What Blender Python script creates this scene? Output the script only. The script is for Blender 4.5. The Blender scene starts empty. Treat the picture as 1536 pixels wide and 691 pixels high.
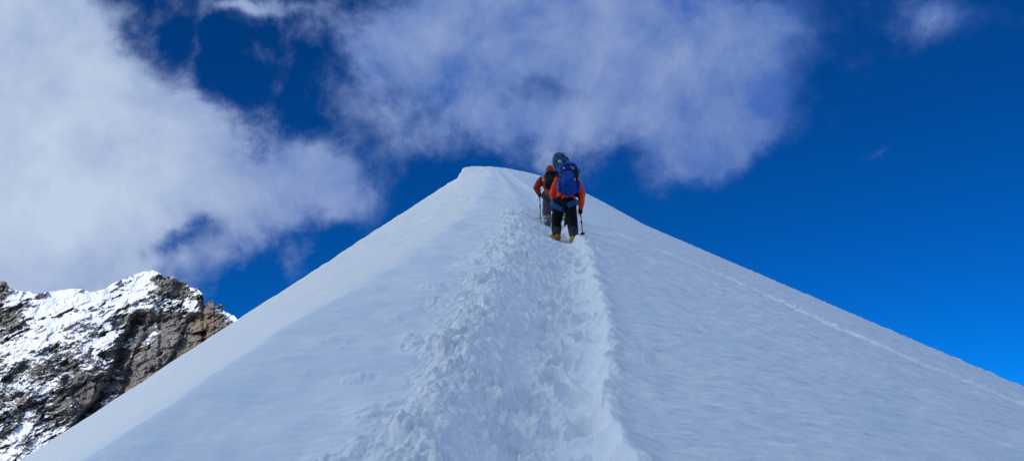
import bpy, bmesh, math, random
import numpy as np
import time
_T0 = time.time()
from mathutils import Vector, Matrix

S = bpy.context.scene
COL = S.collection
rng = np.random.RandomState(7)
random.seed(7)

# ------------------------------------------------------------------ noise
_P = np.random.RandomState(11).permutation(512).astype(np.int32)
_P = np.concatenate([_P, _P, _P])
_G = np.random.RandomState(5).normal(size=(512, 3))
_G /= np.linalg.norm(_G, axis=1)[:, None]
_G = _G.astype(np.float32)
_GX, _GY, _GZ = (np.ascontiguousarray(_G[:, i]) for i in range(3))

def perlin(x, y, z=0.0):
    """gradient noise, about -0.7..0.7"""
    x = np.asarray(x, dtype=np.float32); y = np.asarray(y, dtype=np.float32)
    z = np.broadcast_to(np.asarray(z, dtype=np.float32), x.shape)
    xi = np.floor(x).astype(np.int32); yi = np.floor(y).astype(np.int32); zi = np.floor(z).astype(np.int32)
    xf = x - xi; yf = y - yi; zf = z - zi
    fx = xf*xf*xf*(xf*(xf*6-15)+10); fy = yf*yf*yf*(yf*(yf*6-15)+10); fz = zf*zf*zf*(zf*(zf*6-15)+10)
    xi &= 511; yi &= 511; zi &= 511
    flat = not np.any(zf)
    def g(dx, dy, dz):
        h = _P[_P[_P[xi+dx]+yi+dy]+zi+dz] & 511
        r = _GX[h]*(xf-dx) + _GY[h]*(yf-dy)
        return r if flat else r+_GZ[h]*(zf-dz)
    a = g(0,0,0)*(1-fx)+g(1,0,0)*fx
    b = g(0,1,0)*(1-fx)+g(1,1,0)*fx
    r0 = a*(1-fy)+b*fy
    if flat:
        return r0
    a = g(0,0,1)*(1-fx)+g(1,0,1)*fx
    b = g(0,1,1)*(1-fx)+g(1,1,1)*fx
    return r0*(1-fz)+(a*(1-fy)+b*fy)*fz

def fbm(x, y, z=0.0, oct=4, gain=0.5, lac=2.03):
    s = 0; a = 1.0; t = 0
    for i in range(oct):
        s = s + a*perlin(x*lac**i + 17.3*i, y*lac**i - 9.1*i, np.float32(z+i) if np.ndim(z) == 0 else z*lac**i)
        t += a; a *= gain
    return s/t*1.6

def worley(x, y, seed=0):
    """distance to the nearest feature, second nearest, and a random value of the nearest cell"""
    xi = np.floor(x).astype(np.int64); yi = np.floor(y).astype(np.int64)
    f1 = np.full(x.shape, 9.0); f2 = np.full(x.shape, 9.0); val = np.zeros(x.shape)
    for dx in (-1, 0, 1):
        for dy in (-1, 0, 1):
            cx = xi+dx; cy = yi+dy
            h = _P[_P[(cx+seed*37) & 511]+(cy & 511)] & 511
            px = cx + 0.5+0.45*_G[h, 0]; py = cy + 0.5+0.45*_G[h, 1]
            d = np.hypot(x-px, y-py)
            nearer = d < f1
            f2 = np.where(nearer, f1, np.minimum(f2, d))
            val = np.where(nearer, _G[h, 2], val)
            f1 = np.where(nearer, d, f1)
    return f1, f2, val

def facets(x, y, seed=0):
    """piecewise planar relief: every cell has its own height and tilt"""
    xi = np.floor(x).astype(np.int64); yi = np.floor(y).astype(np.int64)
    f1 = np.full(x.shape, 9.0); out = np.zeros(x.shape)
    for dx in (-1, 0, 1):
        for dy in (-1, 0, 1):
            cx = xi+dx; cy = yi+dy
            h = _P[_P[(cx+seed*37) & 511]+(cy & 511)] & 511
            ex = x-(cx+0.5+0.45*_G[h, 0]); ey = y-(cy+0.5+0.45*_G[h, 1])
            d = ex*ex+ey*ey
            k = (h*7+13) & 511
            nearer = d < f1
            out = np.where(nearer, _G[h, 2]+1.3*(_G[k, 0]*ex+_G[k, 1]*ey), out)
            f1 = np.where(nearer, d, f1)
    return out

def sstep(a, b, x):
    t = np.clip((x-a)/(b-a), 0, 1)
    return t*t*(3-2*t)

# ------------------------------------------------------------------ camera numbers
ZC = 1.65                       # eye height above the snow
PITCH = math.radians(16.9)
FPX = 1205.0                    # focal length in pixels of the 1536 wide photograph
U0, SL = -0.0321, 0.4050        # heading (x per y) and slope (z per y) of the snow ridge

def ray(px, py):
    cx = (np.asarray(px, float)-768)/FPX; cy = (345.5-np.asarray(py, float))/FPX
    dy = math.cos(PITCH)-cy*math.sin(PITCH); dz = math.sin(PITCH)+cy*math.cos(PITCH)
    return cx/dy, dz/dy

def project(p):
    x, y, z = p[0], p[1], p[2]-ZC
    d = y*math.cos(PITCH)+z*math.sin(PITCH)
    v = -y*math.sin(PITCH)+z*math.cos(PITCH)
    return 768+FPX*x/d, 345.5-FPX*v/d

# ------------------------------------------------------------------ the snow ridge as a height function
def interp(y, tab):
    a = np.array(tab); return np.interp(y, a[:, 0], a[:, 1])

TR = [(-8,.78),(3,.78),(4.25,.79),(5.3,.81),(6.1,.89),(7.5,1.17),(11,1.5),(13.9,1.8),(20,2.15),(40,2.6),(110,2.4),(400,2.4)]
TL = [(-8,-.42),(3,-.42),(4.25,-.46),(5.8,-.37),(9.4,-.06),(14,.25),(20,.55),(40,1.05),(110,1.2),(400,1.2)]
TD = [(-8,.18),(3,.18),(4.25,.20),(5.2,.27),(6.5,.45),(9.9,.9),(14,1.42),(20,1.75),(40,1.9),(110,1.6),(400,1.6)]
BR = [(-8,-2.1),(3,-2.1),(4.25,-2.03),(6.75,-1.85),(12,-1.23),(21,-.55),(50,0.0),(90,.45),(400,.45)]
YS = 108.0                      # where the ridge tops out

def smooth_interp(y, tab):
    return (interp(y*.96, tab)+interp(y, tab)*2+interp(y*1.04, tab))/4

def brink(y):
    return smooth_interp(y, BR)+(.10*fbm(y*.9, y*.03+2, 4.0, 4)+.05*np.abs(fbm(y*2.6, y*.02, 9.0, 3)))*np.clip(y/9, .6, 1.5)

def ridge_base(x, y):
    """large form: z of the ridge without trail and texture; also the ridge-relative abscissa"""
    X = x - U0*y
    # climb, rolling over behind the summit
    over = np.maximum(y-YS, 0)
    climb = SL*y - 0.9*over*over/(over+9.0)
    # right flank
    Xr = np.maximum(X, 0)
    k = 0.0186
    xs = 9.3
    sx = Xr*Xr/(Xr+.9)
    right = np.where(Xr < xs, -.12*sx-k*Xr**2, -.12*xs*xs/(xs+.9)-k*xs**2-.468*(Xr-xs)-.002*(Xr-xs)**2/(1+.02*(Xr-xs)))
    right = right+.13*np.exp(-((X-1.3)/1.0)**2)*sstep(6, 13, y)*sstep(50, 25, y)
    top = np.where(X > 0, right, right+0.006*X*X)          # nearly level between trail and brink
    # left flank: parabola through the brink, tangent to the sight line 5 m out
    b = brink(y)
    L = np.maximum(5+b, 1.0)
    cb = .006*np.minimum(b, 0)**2-.05*np.maximum(b, 0)**2
    t = np.maximum(-X-5, 0)
    q = -X-5
    s5 = .70-.20*sstep(8, 24, y)
    kk = (-1.85+s5*L-cb)/(L*L)
    fl = np.where(q < 0, -1.85-s5*q-kk*q*q, -1.85-.70*t-.32*(t-5*(1-np.exp(-t/5))))
    # summit cap: a flat-topped head with a lip on its left
    w = sstep(74, 105, y)
    head = 0.36-0.026*(np.minimum(X, .5)+1.0)**2-.085*np.maximum(X-.5, 0)-.0165*np.maximum(X-.5, 0)**2
    head = np.maximum(head, right)
    lip = sstep(-3.8, -3.25, X+.25*fbm(y*.25, y*.02, 3.0, 2))
    headl = head*lip+(1-lip)*np.minimum(fl-.1, head)
    d = 0.02+.0016*y
    m = np.minimum(top, fl) - d*np.exp(-np.abs(top-fl)/d)*.35   # rounded brink
    m = np.where(X > 2, top, m)
    c = m*(1-w)+w*np.maximum(headl, m)
    return climb+c, X

def trail_coords(X, y):
    wob = .05*fbm(y*1.3, y*.11+3, 1.0, 3)*np.clip(y/6, .6, 3)
    wobR = (.12*fbm(y*2.3+40, y*.07, 2.0, 5)+.06*fbm(y*.7+4, y*.03, 5.0, 2))*np.clip(y/6, .7, 2.5)
    L = smooth_interp(y, TL)+wob*2.2; R = smooth_interp(y, TR)+wobR; D = smooth_interp(y, TD)+wob
    return L, R, D

def ridge(x, y, detail=True):
    z, X = ridge_base(x, y)
    L, R, D = trail_coords(X, y)
    dep = .23*sstep(115, 60, y)*(1-.62*sstep(15, 26, y))
    # floor rising from the deep line to the right lip, then a sharp edge
    fr = np.clip((X-D)/np.maximum(R-D, .15), 0, 1)
    floor = -dep*(1-.70*fr**1.15)
    edge = sstep(-.11, .015, X-R)
    rightside = floor*(1-edge)+edge*(.035*np.exp(-np.maximum(X-R, 0)/.12)*sstep(26, 15, y))
    fl = np.clip((D-X)/np.maximum(D-L, .2), 0, 1.6)
    leftside = -dep*(1-sstep(0, .75, fl)) + .06*np.exp(-((fl-.8)/.3)**2)*sstep(110, 60, y)
    tr = np.where(X > D, rightside, leftside)
    inside = sstep(1.55, .95, fl)
    z = z+tr*np.where(X > D, 1, inside)
    return z

def ridge_at(x, y):
    return float(ridge(np.array([float(x)]), np.array([float(y)]))[0])

# ------------------------------------------------------------------ materials
def new_mat(name):
    m = bpy.data.materials.new(name); m.use_nodes = True
    nt = m.node_tree
    return m, nt, nt.nodes['Principled BSDF']

def N(nt, typ, **kw):
    n = nt.nodes.new(typ)
    ins = kw.pop('ins', {})
    for k, v in kw.items(): setattr(n, k, v)
    for k, v in ins.items():
        if hasattr(v, 'bl_rna') and v.bl_rna.identifier.startswith('NodeSocket'): nt.links.new(v, n.inputs[k])
        else: n.inputs[k].default_value = v
    return n

def math_n(nt, op, a, b=0.0, c=None, clamp=False):
    n = nt.nodes.new('ShaderNodeMath'); n.operation = op; n.use_clamp = clamp
    for i, v in enumerate((a, b) if c is None else (a, b, c)):
        if hasattr(v, 'bl_rna'): nt.links.new(v, n.inputs[i])
        else: n.inputs[i].default_value = v
    return n.outputs[0]

def maprange(nt, v, a, b, c=0.0, d=1.0, smooth=True):
    n = nt.nodes.new('ShaderNodeMapRange'); n.interpolation_type = 'SMOOTHSTEP' if smooth else 'LINEAR'
    if hasattr(v, 'bl_rna'): nt.links.new(v, n.inputs[0])
    n.inputs[1].default_value = a; n.inputs[2].default_value = b; n.inputs[3].default_value = c; n.inputs[4].default_value = d
    return n.outputs[0]

def mixc(nt, f, a, b, mode='MIX'):
    n = nt.nodes.new('ShaderNodeMix'); n.data_type = 'RGBA'; n.blend_type = mode
    for i, v in ((0, f), (6, a), (7, b)):
        if hasattr(v, 'bl_rna'): nt.links.new(v, n.inputs[i])
        else: n.inputs[i].default_value = v if i == 0 else (*v[:3], 1)
    return n.outputs[2]

def snow_material():
    m, nt, b = new_mat('snow')
    co = N(nt, 'ShaderNodeTexCoord').outputs['Object']
    at = N(nt, 'ShaderNodeAttribute', attribute_name='worn').outputs['Fac']
    n1 = N(nt, 'ShaderNodeTexNoise', ins={'Vector': co, 'Scale': 1.1, 'Detail': 5.0}).outputs['Fac']
    n2 = N(nt, 'ShaderNodeTexNoise', ins={'Vector': co, 'Scale': 9.0, 'Detail': 6.0, 'Roughness': .65}).outputs['Fac']
    clean = mixc(nt, maprange(nt, n1, .35, .65), (.79, .845, .90), (.86, .89, .92))
    worn = mixc(nt, maprange(nt, n2, .3, .7), (.82, .865, .905), (.95, .955, .96))
    c = mixc(nt, at, clean, worn)
    flank_light = N(nt, 'ShaderNodeAttribute', attribute_name='flank_light').outputs['Fac']
    c = mixc(nt, math_n(nt, 'MULTIPLY', flank_light, .8), c, (.95, .90, .85))  # left flank painted paler and warmer for the light it catches
    nt.links.new(c, b.inputs['Base Color'])
    b.inputs['Roughness'].default_value = .62
    b.inputs['Specular IOR Level'].default_value = .25
    f1 = N(nt, 'ShaderNodeTexNoise', ins={'Vector': co, 'Scale': 55.0, 'Detail': 4.0, 'Roughness': .6}).outputs['Fac']
    f2 = N(nt, 'ShaderNodeTexNoise', ins={'Vector': co, 'Scale': 14.0, 'Detail': 4.0, 'Roughness': .6}).outputs['Fac']
    h = math_n(nt, 'ADD', math_n(nt, 'MULTIPLY', f1, .30), f2)
    fl = N(nt, 'ShaderNodeAttribute', attribute_name='windswept').outputs['Fac']
    mp = N(nt, 'ShaderNodeMapping', ins={'Vector': co, 'Rotation': (0, 0, math.radians(7)), 'Scale': (4.5, 16.0, 5.0)}).outputs[0]
    f3 = N(nt, 'ShaderNodeTexNoise', ins={'Vector': mp, 'Scale': 1.0, 'Detail': 7.0, 'Roughness': .68}).outputs['Fac']
    h = math_n(nt, 'ADD', h, math_n(nt, 'MULTIPLY', f3, math_n(nt, 'MULTIPLY', fl, 6.0)))
    streak_lit = math_n(nt, 'MULTIPLY', maprange(nt, f3, .51, .66), math_n(nt, 'MULTIPLY', fl, .85))  # lit sides of the wind streaks, painted into the colour
    streak_shade = math_n(nt, 'MULTIPLY', maprange(nt, f3, .49, .34), math_n(nt, 'MULTIPLY', fl, .85))  # shaded sides of the streaks, painted darker to strengthen the relief
    c = mixc(nt, streak_shade, c, (.66, .72, .81))
    nt.links.new(mixc(nt, streak_lit, c, (.95, .955, .96)), b.inputs['Base Color'])
    bp = N(nt, 'ShaderNodeBump', ins={'Height': h, 'Distance': .02})
    nt.links.new(math_n(nt, 'MULTIPLY_ADD', at, .6, .40), bp.inputs['Strength'])
    nt.links.new(bp.outputs[0], b.inputs['Normal'])
    return m

def mountain_material():
    m, nt, b = new_mat('rock_and_snow')
    co = N(nt, 'ShaderNodeTexCoord').outputs['Object']
    snow_at = N(nt, 'ShaderNodeAttribute', attribute_name='snow').outputs['Fac']
    tan_at = N(nt, 'ShaderNodeAttribute', attribute_name='tan').outputs['Fac']
    n1 = N(nt, 'ShaderNodeTexNoise', ins={'Vector': co, 'Scale': .12, 'Detail': 8.0, 'Roughness': .62}).outputs['Fac']
    n2 = N(nt, 'ShaderNodeTexNoise', ins={'Vector': co, 'Scale': .6, 'Detail': 8.0, 'Roughness': .65}).outputs['Fac']
    mp = N(nt, 'ShaderNodeMapping', ins={'Vector': co, 'Rotation': (0, math.radians(-24), 0), 'Scale': (.12, .12, 1.6)}).outputs[0]
    st = N(nt, 'ShaderNodeTexNoise', ins={'Vector': mp, 'Scale': .7, 'Detail': 6.0, 'Roughness': .6}).outputs['Fac']
    rock = mixc(nt, maprange(nt, n1, .35, .68), (.105, .101, .096), (.225, .214, .198))
    rock = mixc(nt, maprange(nt, st, .42, .66), rock, (.26, .248, .228))
    rock = mixc(nt, maprange(nt, n2, .55, .75), rock, (.05, .049, .05))
    tanc = mixc(nt, maprange(nt, n2, .35, .65), (.20, .150, .10), (.34, .25, .16))
    rock = mixc(nt, tan_at, rock, tanc)
    f = math_n(nt, 'ADD', snow_at, math_n(nt, 'MULTIPLY_ADD', n2, .3, -.15))
    f = maprange(nt, f, .44, .56)
    c = mixc(nt, f, rock, mixc(nt, maprange(nt, n1, .3, .7), (.70, .735, .80), (.86, .87, .90)))
    nt.links.new(c, b.inputs['Base Color'])
    b.inputs['Roughness'].default_value = .85
    b.inputs['Specular IOR Level'].default_value = .15
    bp = N(nt, 'ShaderNodeBump', ins={'Height': n2, 'Distance': 1.2})
    nt.links.new(math_n(nt, 'MULTIPLY_ADD', f, -.55, .7), bp.inputs['Strength'])
    nt.links.new(bp.outputs[0], b.inputs['Normal'])
    return m

def cloth(name, col, col2=None, rough=.75, scale=30.0, bump=.25, weave=0.0):
    m, nt, b = new_mat(name)
    co = N(nt, 'ShaderNodeTexCoord').outputs['Object']
    n = N(nt, 'ShaderNodeTexNoise', ins={'Vector': co, 'Scale': scale, 'Detail': 5.0, 'Roughness': .6}).outputs['Fac']
    n0 = N(nt, 'ShaderNodeTexNoise', ins={'Vector': co, 'Scale': 6.0, 'Detail': 3.0}).outputs['Fac']
    c2 = col2 or tuple(x*.62 for x in col)
    c = mixc(nt, maprange(nt, n0, .32, .68), c2, col)
    nt.links.new(c, b.inputs['Base Color'])
    b.inputs['Roughness'].default_value = rough
    b.inputs['Specular IOR Level'].default_value = .12
    bp = N(nt, 'ShaderNodeBump', ins={'Height': n, 'Distance': .01, 'Strength': bump})
    nt.links.new(bp.outputs[0], b.inputs['Normal'])
    return m

def metal(name, col, rough=.4):
    m, nt, b = new_mat(name)
    n = N(nt, 'ShaderNodeTexNoise', ins={'Scale': 40.0, 'Detail': 4.0}).outputs['Fac']
    nt.links.new(mixc(nt, n, tuple(x*.8 for x in col), col), b.inputs['Base Color'])
    b.inputs['Metallic'].default_value = .8
    b.inputs['Roughness'].default_value = rough
    return m

SNOW = snow_material(); ROCK = mountain_material()

# ------------------------------------------------------------------ grid mesh helper
def grid_object(name, P, mat, attrs=None, smooth=True):
    nr, nc = P.shape[:2]
    me = bpy.data.meshes.new(name)
    me.vertices.add(nr*nc)
    me.vertices.foreach_set('co', P.reshape(-1).astype(np.float32))
    i = np.arange(nr*nc).reshape(nr, nc)
    q = np.stack([i[:-1, :-1], i[:-1, 1:], i[1:, 1:], i[1:, :-1]], -1).reshape(-1)
    nf = q.size//4
    me.loops.add(nf*4); me.loops.foreach_set('vertex_index', q.astype(np.int32))
    me.polygons.add(nf)
    me.polygons.foreach_set('loop_start', np.arange(0, nf*4, 4, dtype=np.int32))
    me.polygons.foreach_set('use_smooth', np.full(nf, smooth, dtype=bool))
    me.update(calc_edges=True)
    for k, v in (attrs or {}).items():
        a = me.attributes.new(k, 'FLOAT', 'POINT'); a.data.foreach_set('value', v.reshape(-1).astype(np.float32))
    me.materials.append(mat)
    o = bpy.data.objects.new(name, me); COL.objects.link(o)
    return o

def structure(o):
    o['kind'] = 'structure'; return o

def at_pixel(px, py):
    """where the sight line through a point of the photograph meets the snow"""
    u, v = ray(px, py)
    ysx = np.linspace(4, 60, 6000)
    zz = ridge(u*ysx, ysx); hit = np.nonzero(zz > ZC+v*ysx)[0]
    y = ysx[hit[0]]
    return float(u*y), float(y)

STANDS = [at_pixel(848, 365), at_pixel(830.5, 343.5), at_pixel(842, 329)]   # where the three climbers stand

# ------------------------------------------------------------------ the snow slope
def build_slope():
    w = 3.0; ys = [-9.0]
    while ys[-1] < 1.4: ys.append(ys[-1]+.12)
    while ys[-1] < 300:
        y = ys[-1]; ys.append(y+((.0029 if 3 < y < 26 else .0045)*math.sqrt(y*y+1.5) if y < 125 else .03*y))
    ys = np.array(ys)
    um = np.linspace(-.74, .78, 1060)
    ul = -.74-np.cumsum(.0018*1.085**np.arange(60)); ur = .78+np.cumsum(.0018*1.085**np.arange(60))
    us = np.concatenate([ul[::-1], um, ur])
    Y, U = np.meshgrid(ys, us, indexing='ij')
    W = np.sqrt(np.maximum(Y, 0)**2+1.5)
    Xw = U*W
    z = ridge(Xw, Y)
    zb, X = ridge_base(Xw, Y)
    L, R, D = trail_coords(X, Y)
    near = np.clip(6/np.maximum(W, 3), .15, 1)
    b = brink(Y)
    # masks
    fl = (D-X)/np.maximum(D-L, .2)
    inL = sstep(1.75, .55, fl+.5*fbm(X*2.2, Y*1.6, 7.0, 3))*sstep(-.35, .05, D-X+.12*fbm(X*3, Y*2, 1.0, 2))
    floor = sstep(-.05, .1, X-D)*sstep(.02, -.1, X-R)
    topL = sstep(-.25, .35, X-b)*(1-sstep(.0, .5, X-L))
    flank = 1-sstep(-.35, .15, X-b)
    rflank = sstep(.0, .12, X-R)
    dx = np.zeros_like(z); dy = np.zeros_like(z)
    add = np.zeros_like(z)
    # broad gentle unevenness
    add += .06*fbm(X*.55, Y*.30, 2.0, 3)*np.clip(W/8, .6, 2.0)*(1-.75*flank)*(1-.7*sstep(1.0, 4.0, X-R))
    # churned snow: broken lumps and clods
    def churn(mask, sel, s, amp):
        xs, yy = X[sel], Y[sel]
        m = mask[sel]
        wx = xs+.10*fbm(xs*3.1, yy*3.1, 1.0, 3); wy = yy+.10*fbm(xs*3.1+9, yy*3.1, 4.0, 3)
        h = np.zeros(xs.shape)
        for i, (fr, a) in enumerate(((3.2, .050), (7.0, .048), (13.0, .036), (27.0, .020))):
            f1, f2, v = worley(wx*fr*s, wy*fr*s*.85, i+1)
            edge = np.clip((f2-f1)*2.4, 0, 1)
            keep = sstep(-.25, .25, v+.5*fbm(xs*1.7, yy*1.2, 8.0+i, 2))
            h += a*keep*(edge**.55)*(.55+.45*np.clip(1-f1, 0, 1)+.35*v)
        h += .045*fbm(xs*4.5*s, yy*4.0*s, 3.0, 4)
        h += .016*fbm(xs*24*s, yy*21*s, 5.0, 3)-.03*np.abs(fbm(xs*8*s, yy*7*s, 15.0, 4))
        h *= .38+.85*sstep(-.35, .45, fbm(xs*1.5+3, yy*1.0, 19.0, 3))
        add[sel] += h*m*amp*(1-.55*sstep(15, 24, yy)-.3*sstep(40, 90, yy))
        dx[sel] += m*.035*fbm(xs*9*s, yy*9*s, 6.0, 3); dy[sel] += m*.03*fbm(xs*9*s+30, yy*9*s, 9.0, 3)
    churn(inL, inL > .01, 1.08, 1.08)
    # beaten track: shallow prints
    sel = floor > .01
    xs, yy = X[sel], Y[sel]
    f1, f2, v = worley(xs*3.4, yy*2.3, 6)
    prints = -.030*sstep(.48, .2, f1)*sstep(-.2, .3, v)
    add[sel] += floor[sel]*(prints+.020*fbm(xs*5, yy*4, 2.0, 4)+.013*fbm(xs*22, yy*20, 5.0, 3)+.018*np.abs(fbm(xs*9, yy*8, 9.0, 3)))
    # boot holes: two staggered lines of prints
    for i in range(64):
        py_ = 3.0+i*.34*(1+.012*i); sx = -1 if i % 2 else 1
        px_ = float(np.interp(py_, np.array(TD)[:, 0], np.array(TD)[:, 1]))+.12+sx*.13+.10*math.sin(i*2.3); an = .25*math.sin(i*1.7)
        if py_ > 15: break
        sl_ = (np.abs(X-px_) < .4) & (np.abs(Y-py_) < .5)
        ex = X[sl_]-px_; ey = Y[sl_]-py_
        ex, ey = ex*math.cos(an)+ey*math.sin(an), -ex*math.sin(an)+ey*math.cos(an)
        wv = .03*fbm(ex*9+i, ey*9, 1.0, 3)
        rr = np.maximum(np.abs(ex+wv)/.085, np.abs(ey+wv)/.175)
        add[sl_] += -.08*sstep(1.15, .8, rr)+.03*np.exp(-((rr-1.35)/.22)**2)*(1+1.5*fbm(ex*12, ey*12+i, 2.0, 3))
    # the right lip breaks off in small steps
    lip = np.exp(-((X-R-.02)/.10)**2)
    add += lip*(.045*fbm(X*7, Y*6, 4.0, 4)+.02)*np.clip(W/6, .7, 1.6)
    # wind-textured top between trail and brink
    add += topL*(.022*fbm(X*1.3+.4*Y, Y*4.5-.8*X, 3.0, 5)+.075*fbm(X*.9, Y*.7, 33.0, 4)+.014*np.maximum(fbm(X*2.4, Y*2.0, 6.0, 4), 0)**1.3)
    pit = sstep(.25, .6, fbm(X*1.15+5, Y*.85, 12.0, 3))*topL
    add += pit*(.045*fbm(X*8, Y*7, 2.5, 4))
    # right flank: fine wind streaks running down the fall line, a few raised patches
    a = rflank
    q1 = X-Y*.12; q2 = Y+X*.12
    st = fbm(q1*1.7, q2*5.5, 3.0, 4)
    st2 = fbm(q1*3.2, q2*10.5, 8.0, 3)
    add += a*(.026*st+.030*st2+.020*np.maximum(st2, 0)**2)*np.clip(W/7, .8, 1.8)
    add += a*.018*sstep(.1, .6, fbm(X*1.1, Y*.8, 17.0, 3))*(fbm(X*6, Y*5, 2.0, 4))
    nearR = a*np.exp(-np.maximum(X-R, 0)/.55)
    add += nearR*(.020*fbm(X*8, Y*6, 3.0, 4)+.022*np.maximum(fbm(X*3.5, Y*2.8, 6.0, 3), 0))
    # rolled-snow track crossing the right flank
    TY = np.array([3.0, 5.04, 7.25, 9.61, 14.45, 24, 40]);
    tx = np.interp(Y, [6.0, 9.04, 10.1, 11.8, 15.25, 20.3, 30.0, 60], [7.4, 5.93, 5.41, 5.04, 4.79, 3.75, 3.1, 3.0])
    tx = tx+.07*fbm(Y*1.1, Y*.02, 1.0, 4)
    trk = np.exp(-np.abs((X-tx)/(.045+.010*np.clip(fbm(Y*1.7, Y*0+.5, 3.0, 3), -.8, 1)))**2.4)*sstep(26, 14, Y)*sstep(5, 7, Y)
    add += trk*(.052+.026*fbm(Y*5.0, X*5.0, 2.0, 4))
    add += -.015*np.exp(-((X-tx+.15)/.09)**2)*sstep(26, 14, Y)*sstep(5, 7, Y)
    # single lumps lying on the snow
    for lx, ly, r, h in ((1.24, 6.75, .14, .09), (-.66, 9.2, .12, .10), (-.55, 9.0, .07, .07), (-.92, 5.6, .06, .05), (-.84, 5.66, .05, .05), (-.88, 7.5, .07, .05), (2.0, 14.2, .22, .17), (2.1, 13.6, .12, .09), (-.3, 11.5, .16, .07)):
        s = (np.abs(X-lx) < 3*r) & (np.abs(Y-ly) < 5*r)
        rr = ((X[s]-lx)/r)**2+((Y[s]-ly)/(r*1.5))**2
        add[s] += .36*h*np.clip(1.1-rr*(.7+.9*fbm(X[s]*9, Y[s]*8, 5.0, 3)), 0, 1)**.6*(1+.4*fbm(X[s]*12, Y[s]*12, 1.0, 3))
    for fx, fy in STANDS:
        add *= 1-.85*np.exp(-(((Xw-fx)/.42)**2+((Y-fy+.12)/.62)**2)**2)
    # left flank: nearly smooth
    add += flank*sstep(15, 40, Y)*(.06*fbm(X*1.6+.02*Y, Y*.10, 13.0, 4))
    add += flank*(.034*fbm(X*.8, Y*.5, 3.0, 3)*np.clip(W/8, .8, 3)+.004*fbm(X*4, Y*9, 5.0, 3))
    # rough crest of the summit head and the little broken edge of its cornice
    farm = sstep(60, 100, Y)
    add += farm*(.05*fbm(X*1.2, Y*.4, 3.0, 4)+.24*fbm(X*.9, Y*.22, 6.0, 4)*sstep(-3.0, -4.5, X))
    add += sstep(25, 60, Y)*sstep(2.0, 4.5, X)*sstep(14, 9, X)*.14*fbm(X*1.0, Y*.35, 8.0, 4)
    Z = z+add
    Pn = np.stack([Xw+dx, Y+dy, Z], -1)
    worn = np.clip(inL+.8*floor+lip*.5+trk*.0, 0, 1)
    o = grid_object('snow_slope', Pn, SNOW, {'worn': worn, 'flank_light': np.clip(flank, 0, 1), 'windswept': np.clip(rflank+.35*topL, 0, 1)})
    structure(o); o['label'] = 'blue-white snow ridge with a churned trench of footprints up its middle'
    return o

build_slope()

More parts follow.
